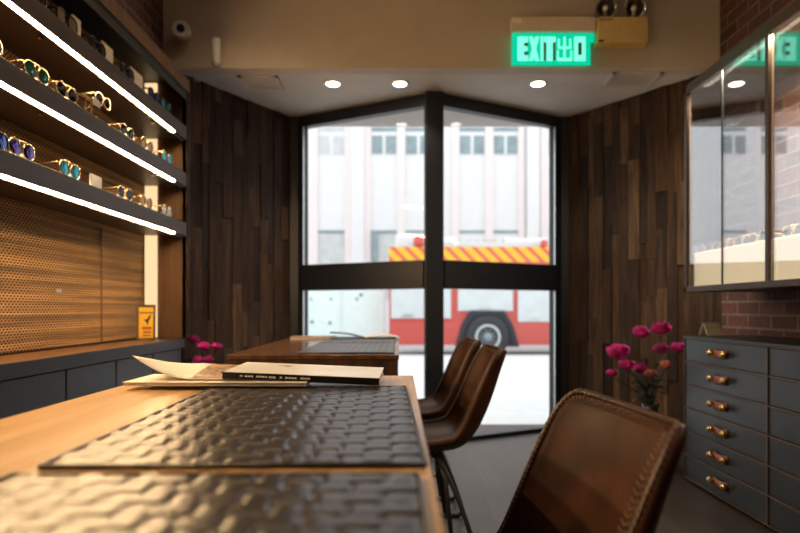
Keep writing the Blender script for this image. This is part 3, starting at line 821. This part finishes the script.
# ------------------------------------------------------------------ flowers
def vase(name, label, loc, h, r):
    t = tag(MB().lathe([(1e-4, 0), (r*.7, 0), (r, h*.3), (r*.95, h*.6), (r*.5, h*.9), (r*.6, h), (r*.52, h), (r*.42, h*.9), (r*.8, h*.6), (r*.8, h*.3), (1e-4, .02)], 28, cap=False).build(name, W['vase'], smooth=True), label, 'vase')
    t.location = loc
def peony(label, base, head, r, m, seed, leaves=3, group='pink flowers in the vase'):
    random.seed(seed)
    t = thing('peony_stem', label, 'flower', base, 0, group)
    h = Vector(head)-Vector(base); mid = h*.55 + Vector((h.x*-.25, h.y*-.25, 0))
    pts = [spline([(0,0,0), tuple(mid*.5), tuple(mid), tuple(h)], i/10) for i in range(11)]
    s = MB().tube(pts, .0028, 6).build('stem', W['leaf'], t, True)
    b = MB()
    for k in range(30):
        ring = k % 3; az = k*2.399; tilt = (.15, .5, .95)[ring]+random.uniform(-.15, .15); rr = r*(.75, .95, 1.05)[ring]*random.uniform(.85, 1.1)
        def pet(u, v):
            w = rr*.55*math.sin(PI*min(1, .12+u*.83))**.7; x = (v-.5)*2*w; cu = u*rr
            return (x, cu*math.sin(tilt)*(1-.25*u) , cu*math.cos(tilt)+.35*x*x/rr+.12*rr*math.sin(6*u+9*v)*u)
        b.grid(pet, 4, 4, T(h) @ rot(az, 'Z'))
    b.build('bloom', m, t, True)
    for k in range(leaves):
        f = random.uniform(.35, .85); p = Vector(spline([(0,0,0), tuple(mid*.5), tuple(mid), tuple(h)], f)); az = random.uniform(0, 2*PI); L = random.uniform(.05, .10)
        MB().grid(lambda u, v: ((v-.5)*.034*math.sin(PI*min(.98, u*.9+.08)), u*L, .5*L*u-.5*L*u*u*u), 6, 2, T(p) @ rot(az, 'Z')).build('leaf', W['leaf'], t, True)
FV = (1.50, 3.58, 0)
vase('floor_vase', 'dark tall floor vase of pink peonies beside the drawer cabinet', FV, .38, .085)
def at(px, py, Y): return ((px-399)*Y/600, Y, .95-(py-308)*Y/600)
pe = [(618, 354, 3.52, .066, 1, 'large magenta peony at the far left of the right bouquet'),
      (641, 334, 3.60, .050, 1, 'magenta peony upper left in the right bouquet'),
      (661, 330, 3.55, .058, 1, 'magenta peony at the top of the right bouquet'),
      (627, 366, 3.48, .045, 1, 'magenta peony just below the large left one in the right bouquet'),
      (612, 374, 3.55, .032, 1, 'small dark magenta bud lowest on the left of the right bouquet'),
      (640, 370, 3.60, .042, 1, 'magenta peony in the lower middle of the right bouquet'),
      (661, 350, 3.62, .045, 1, 'magenta peony in the centre right of the right bouquet'),
      (679, 349, 3.58, .048, 1, 'magenta peony partly behind the drawer cabinet corner'),
      (650, 374, 3.50, .034, 0, 'pale salmon blossom lower in the right bouquet'),
      (666, 366, 3.50, .036, 0, 'salmon pink blossom right of centre low in the right bouquet')]
for i, (px, py, Y, r, k, lb) in enumerate(pe):
    a = at(px, py, Y); peony(lb, (FV[0]+.012*math.cos(i*2.4), FV[1]+.012*math.sin(i*2.4), .33), (a[0]-.0, a[1], a[2]-r*.45), r*1.45, W['petal'] if k else W['petal2'], 40+i, 4)
FL = (-1.19, 3.80, 0)
vase('floor_vase', 'dark floor vase of magenta flowers beyond the end of the base cabinet', FL, .42, .075)
pl = [(193, 340, 3.78, .045, 'magenta flower at the top left of the left bouquet'), (204, 347, 3.74, .05, 'magenta flower in the middle of the left bouquet'),
      (217, 347, 3.80, .04, 'pink flower at the right edge of the left bouquet'), (198, 361, 3.72, .045, 'magenta flower low on the left of the left bouquet'),
      (208, 360, 3.78, .042, 'magenta flower low on the right of the left bouquet')]
for i, (px, py, Y, r, lb) in enumerate(pl):
    a = at(px, py, Y); peony(lb, (FL[0]+.01*math.cos(i*2.4), FL[1]+.01*math.sin(i*2.4), .37), (a[0], a[1], a[2]-r*.45), r*1.2, W['petal'], 80+i, 3, 'magenta flowers in the left vase')

# ------------------------------------------------------------------ outside
struct(MB().box(-14, 14, 4.86, 13.4, -.24, -.10).build('pavement', W['pave']), 'pale sunlit pavement outside the shopfront')
struct(MB().box(-14, 14, 13.35, 13.5, -.36, -.095).build('kerb', W['kerb']), 'grey kerb of the pavement')
struct(MB().box(-30, 40, 13.4, 25, -.40, -.30).build('street', W['street']), 'pale street surface')
YB = 24.0; SB = YB/600
t = thing('building', 'white office building with pilasters across the street', 'building', (0, YB, -.3))
O = T((0, -YB, .3))
part(LB().box(-16, 24, YB, YB+4, -.3, 16), 'wall', W['facade'], t)
def bx_(p): return (p-399)*SB
def bz_(p): return .95-(p-308)*SB
cols = [(-31,-5),(46, 73), (90, 117),(131,157), (213, 240), (254, 281), (318, 345), (371, 397), (405, 432), (459, 485), (493, 518), (548, 575), (601, 628), (636, 662),(690,717),(724,751)]
for a, c in cols:
    pale = (a in (318, 213, 46))
    w = part(LB().box(bx_(a), bx_(c), YB-.02, YB+.05, bz_(155), bz_(127)), 'window', W['facade'], t)
    m_ = W['winpale'] if pale else W['wingrey']
    wd = bx_(c)-bx_(a)
    part(LB().box(bx_(a)+.04, bx_(a)+wd*.44, YB-.04, YB-.02, bz_(154), bz_(136)), 'pane', m_, w)
    part(LB().box(bx_(a)+wd*.56, bx_(c)-.04, YB-.04, YB-.02, bz_(154), bz_(136)), 'pane', m_, w)
    part(LB().box(bx_(a)+.02, bx_(c)-.02, YB-.04, YB-.02, bz_(131.5), bz_(127.5)), 'blind', m_, w)
    w = part(LB().box(bx_(a), bx_(c), YB-.02, YB+.05, bz_(300), bz_(231)), 'window', W['winpale'] if (pale or a in (371,)) else W['facade'], t)
    part(LB().box(bx_(a), bx_(c), YB-.05, YB-.02, bz_(233.3), bz_(230.5)), 'lintel_strip', W['wingrey'], w)  # thin blue-grey strip across the window head
for a, c in ((306, 318), (345, 352), (364, 371), (397, 405), (432, 440), (452, 459), (485, 493), (518, 524), (540, 548),(281,288),(575,583)):
    part(LB().box(bx_(a), bx_(c), YB-.10, YB, -.3, 14), 'pilaster', W['pilaster'], t)
part(LB().box(bx_(352), bx_(364), YB-.25, YB, -.3, 14), 'pier', W['facade'], t)
part(LB().box(bx_(526), bx_(538), YB-.25, YB, -.3, 14), 'pier', W['facade'], t)
part(LB().box(bx_(372), bx_(377), YB-.2, YB-.1, bz_(262), bz_(232)), 'downpipe', W['wingrey'], t)

# hoarding
YH = 15.6; s = YH/600
t = thing('hoarding', 'pale green and white printed hoarding beside the fire engine', 'hoarding', ((345-399)*s, YH, -.3))
b = MB(); b.box(-3.6, 1.05, 0, .12, 0, 1.85); b.build('banner_panel', W['hoard'], t)
for x in (-3.6, -2.4, -1.25, -.12, 1.02): MB().box(x-.03, x+.03, -.04, .0, 0, 1.86).build('post', W['truckwhite'], t)
b = MB()
for px, py, r in ((311, 299, .035), (331, 299, .035), (361, 295, .05), (312, 322, .05), (330, 323, .045), (357, 299, .04)):
    b.lathe([(r, -.006), (r, .0), (1e-4, .002)], 12, T(((px-345)*s, -.004, 1.25-(py-308)*s)) @ rot(R(90), 'X'))
b.build('printed_spots', W['hoardspot'], t)

# fire engine
YT = 15.0; s = YT/600
def tx(p): return (p-399)*s
def tz(p): return .95-(p-308)*s
t = thing('fire_engine', 'red and white fire engine with yellow chevron band parked across the pavement', 'fire engine', (tx(560), YT+1.2, -.3))
O = T((-tx(560), -YT-1.2, .3))
L0, L1 = tx(389), tx(389)+8.6
part(LB().box(L0, L1, YT+.05, YT+2.4, tz(337), tz(263)), 'body', W['truckred'], t, bevel=.02)
def side(x0, x1, z0, z1): return (x0, x1, YT+.0, YT+.049, z0, z1)
sh = [(391, 424), (427, 451), (458, 513), (518, 553), (558, 600), (605, 650)]
for i, (a, c) in enumerate(sh):
    low = (318.5, 318.5, 311, 322, 320, 318)[i]
    o = part(LB().box(tx(a), tx(c), YT-.0, YT+.049, tz(low), tz(266)), 'shutter', W['shutter'], t, bevel=.01)
    part(LB().box((tx(a)+tx(c))/2-.12, (tx(a)+tx(c))/2+.12, YT-.03, YT, tz(low-2), tz(low-4)), 'handle', W['steel'], o)
part(LB().box(L0+.02, L1-.05, YT-.01, YT+.06, tz(345), tz(322.5)), 'skirt', W['truckred'], t, bevel=.01)
part(LB().box(L0, L1, YT-.015, YT+.05, tz(262), tz(247)), 'chevron_band', W['chev'], t)
part(LB().box(L0, L1, YT-.01, YT+.05, tz(266), tz(262.2)), 'trim_rail', W['truckred'], t)
part(LB().box(L0+.5, L1-.4, YT+.3, YT+2.2, tz(246.8), tz(240)), 'roof_deck', W['truckwhite'], t)
for a, c, z1, mm in ((395, 424, 233, 'truckwhite'), (436, 458, 235, 'truckwhite'), (486, 500, 239, 'truckred'), (508, 552, 236, 'truckwhite')):
    part(LB().box(tx(a), tx(c), YT+.4, YT+1.4, tz(247), tz(z1)), 'roof_locker', W[mm], t, bevel=.03)
part(LB().lathe([(.10, 0), (.13, .05), (.13, .22), (.08, .30), (1e-4, .31)], 20, T((tx(419), YT+.25, tz(246)))), 'beacon', W['truckred'], t, smooth=True)
for px in (456, 545):
    part(LB().lathe([(.07, 0), (.09, .04), (.09, .16), (1e-4, .2)], 16, T((tx(px), YT+.1, tz(247)))), 'marker_lamp', W['truckwhite'] if px == 456 else W['truckred'], t, smooth=True)
b = LB()
for k in range(2): b.box(tx(440), tx(660), YT+.5+k*.5, YT+.55+k*.5, tz(239), tz(237))
for k in range(24): b.box(tx(442)+k*.23, tx(442)+k*.23+.03, YT+.5, YT+1.05, tz(239), tz(237.6))
part(b, 'ladder', W['shutter'], t)
for wx in (487, 640):
    cx, cz = tx(wx), -.3+.53
    b = LB(); RR = Matrix(((1,0,0,0),(0,0,-1,0),(0,1,0,0),(0,0,0,1)))
    pts = []
    A = [(-.80, -.25), (-.64, .30), (-.42, .66), (.42, .66), (.64, .30), (.80, -.25), (.68, -.25), (.54, .25), (.36, .56), (-.36, .56), (-.54, .25), (-.68, -.25)]
    b.prism([(x, z) for x, z in A], -.06, .05, T((cx, YT, cz)) @ Matrix(((1,0,0,0),(0,0,1,0),(0,1,0,0),(0,0,0,1))))
    part(b, 'wheel_arch', W['tyre'], t)
    part(LB().prism([(-.68,-.25), (-.54,.25), (-.36,.56), (.36,.56), (.54,.25), (.68,-.25)], -.035, .0, T((cx, YT, cz)) @ Matrix(((1,0,0,0),(0,0,1,0),(0,1,0,0),(0,0,0,1)))), 'wheel_well', W['blackpaint'], t)
    MW = T((cx, YT-.04, cz)) @ rot(R(90), 'X')
    w = part(LB().lathe([(.30, -.1), (.50, -.1), (.53, -.06), (.53, .08), (.50, .12), (.40, .14), (.31, .12)], 40, MW), 'wheel', W['tyre'], t, smooth=True)
    part(LB().lathe([(.20, .09), (.29, .135), (.315, .135), (.315, .09)], 36, MW), 'rim', W['shutter'], w, smooth=True)
    part(LB().lathe([(1e-4, .13), (.10, .13), (.13, .10), (.22, .085), (.22, .06)], 28, MW), 'hub', W['wingrey'], w, smooth=True)
    for k in range(10):
        a = k*2*PI/10
        part(LB().lathe([(.016, .08), (.016, .125), (1e-4, .128)], 8, MW @ T((.165*math.cos(a), .165*math.sin(a), 0))), 'wheel_nut', W['shutter'], w)

# ------------------------------------------------------------------ lights
w = bpy.data.worlds.new('World'); S.world = w; w.use_nodes = True
bg = w.node_tree.nodes['Background']; bg.inputs[0].default_value = (.93, .97, 1.0, 1); bg.inputs[1].default_value = 1.8
warm = (1, .72, .42)
for x, y, _ in dl: spot(x, y, HC-.02, 34, (1, .86, .68), 110)
for x, y, e in ((-.75, .9, 26), (-.75, -.8, 20), (.95, 1.9, 7), (.95, -.2, 5), (-.5, 2.7, 22), (1.3, 2.9, 7), (-.95, 3.15, 22)):
    t = thing('downlight', 'round ceiling downlight out of view above ' + {(-.75, .9): 'the near table', (-.75, -.8): 'the camera side', (.95, 1.9): 'the aisle', (.95, -.2): 'the back aisle', (-.5, 2.7): 'the far table', (1.3, 2.9): 'the glass case', (-.95, 3.15): 'the end of the display unit'}[(x, y)], 'downlight', (x, y, 3.044))
    MB().lathe([(.045, -.002), (.06, -.002), (.062, .0055)], 24).build('trim_ring', W['white'], t, True)
    MB().lathe([(1e-4, -.003), (.045, -.003), (.045, .004)], 24).build('lens', W['lamp'], t)
    spot(x, y, 3.03, e*.5, (1, .72, .46), 120)
# warm lamp inside the glass case
def area(name, loc, sx, sy, e, col, rotx=(0,0,0)):
    l = bpy.data.lights.new(name, 'AREA'); l.shape = 'RECTANGLE'; l.size = sx; l.size_y = sy; l.energy = e; l.color = col
    o = bpy.data.objects.new(name, l); COL.objects.link(o); o.location = loc; o.rotation_euler = rotx; return o
area('case_light', (1.606, 2.16, KZ1-.055), .03, 2.0, 90, (1, .86, .62))

# ------------------------------------------------------------------ camera
cam = bpy.data.cameras.new('Camera'); co = bpy.data.objects.new('Camera', cam); COL.objects.link(co)
co.location = (0, 0, .95); co.rotation_euler = (R(90), 0, 0)
cam.sensor_width = 36; cam.lens = 27; cam.shift_y = 41.5/800; cam.shift_x = 1/800
cam.clip_start = .02; cam.clip_end = 200
cam.dof.use_dof = True; cam.dof.focus_distance = 1.6; cam.dof.aperture_fstop = 2.4
S.camera = co
S.view_settings.view_transform = 'Standard'; S.view_settings.look = 'None'; S.view_settings.gamma = 1
S.view_settings.use_curve_mapping = False; S.view_settings.exposure = 0
S.cycles.use_denoising = True
S.cycles.max_bounces = 8; S.cycles.transparent_max_bounces = 16
S.cycles.sample_clamp_indirect = 6
S.cycles.caustics_reflective = False; S.cycles.caustics_refractive = False
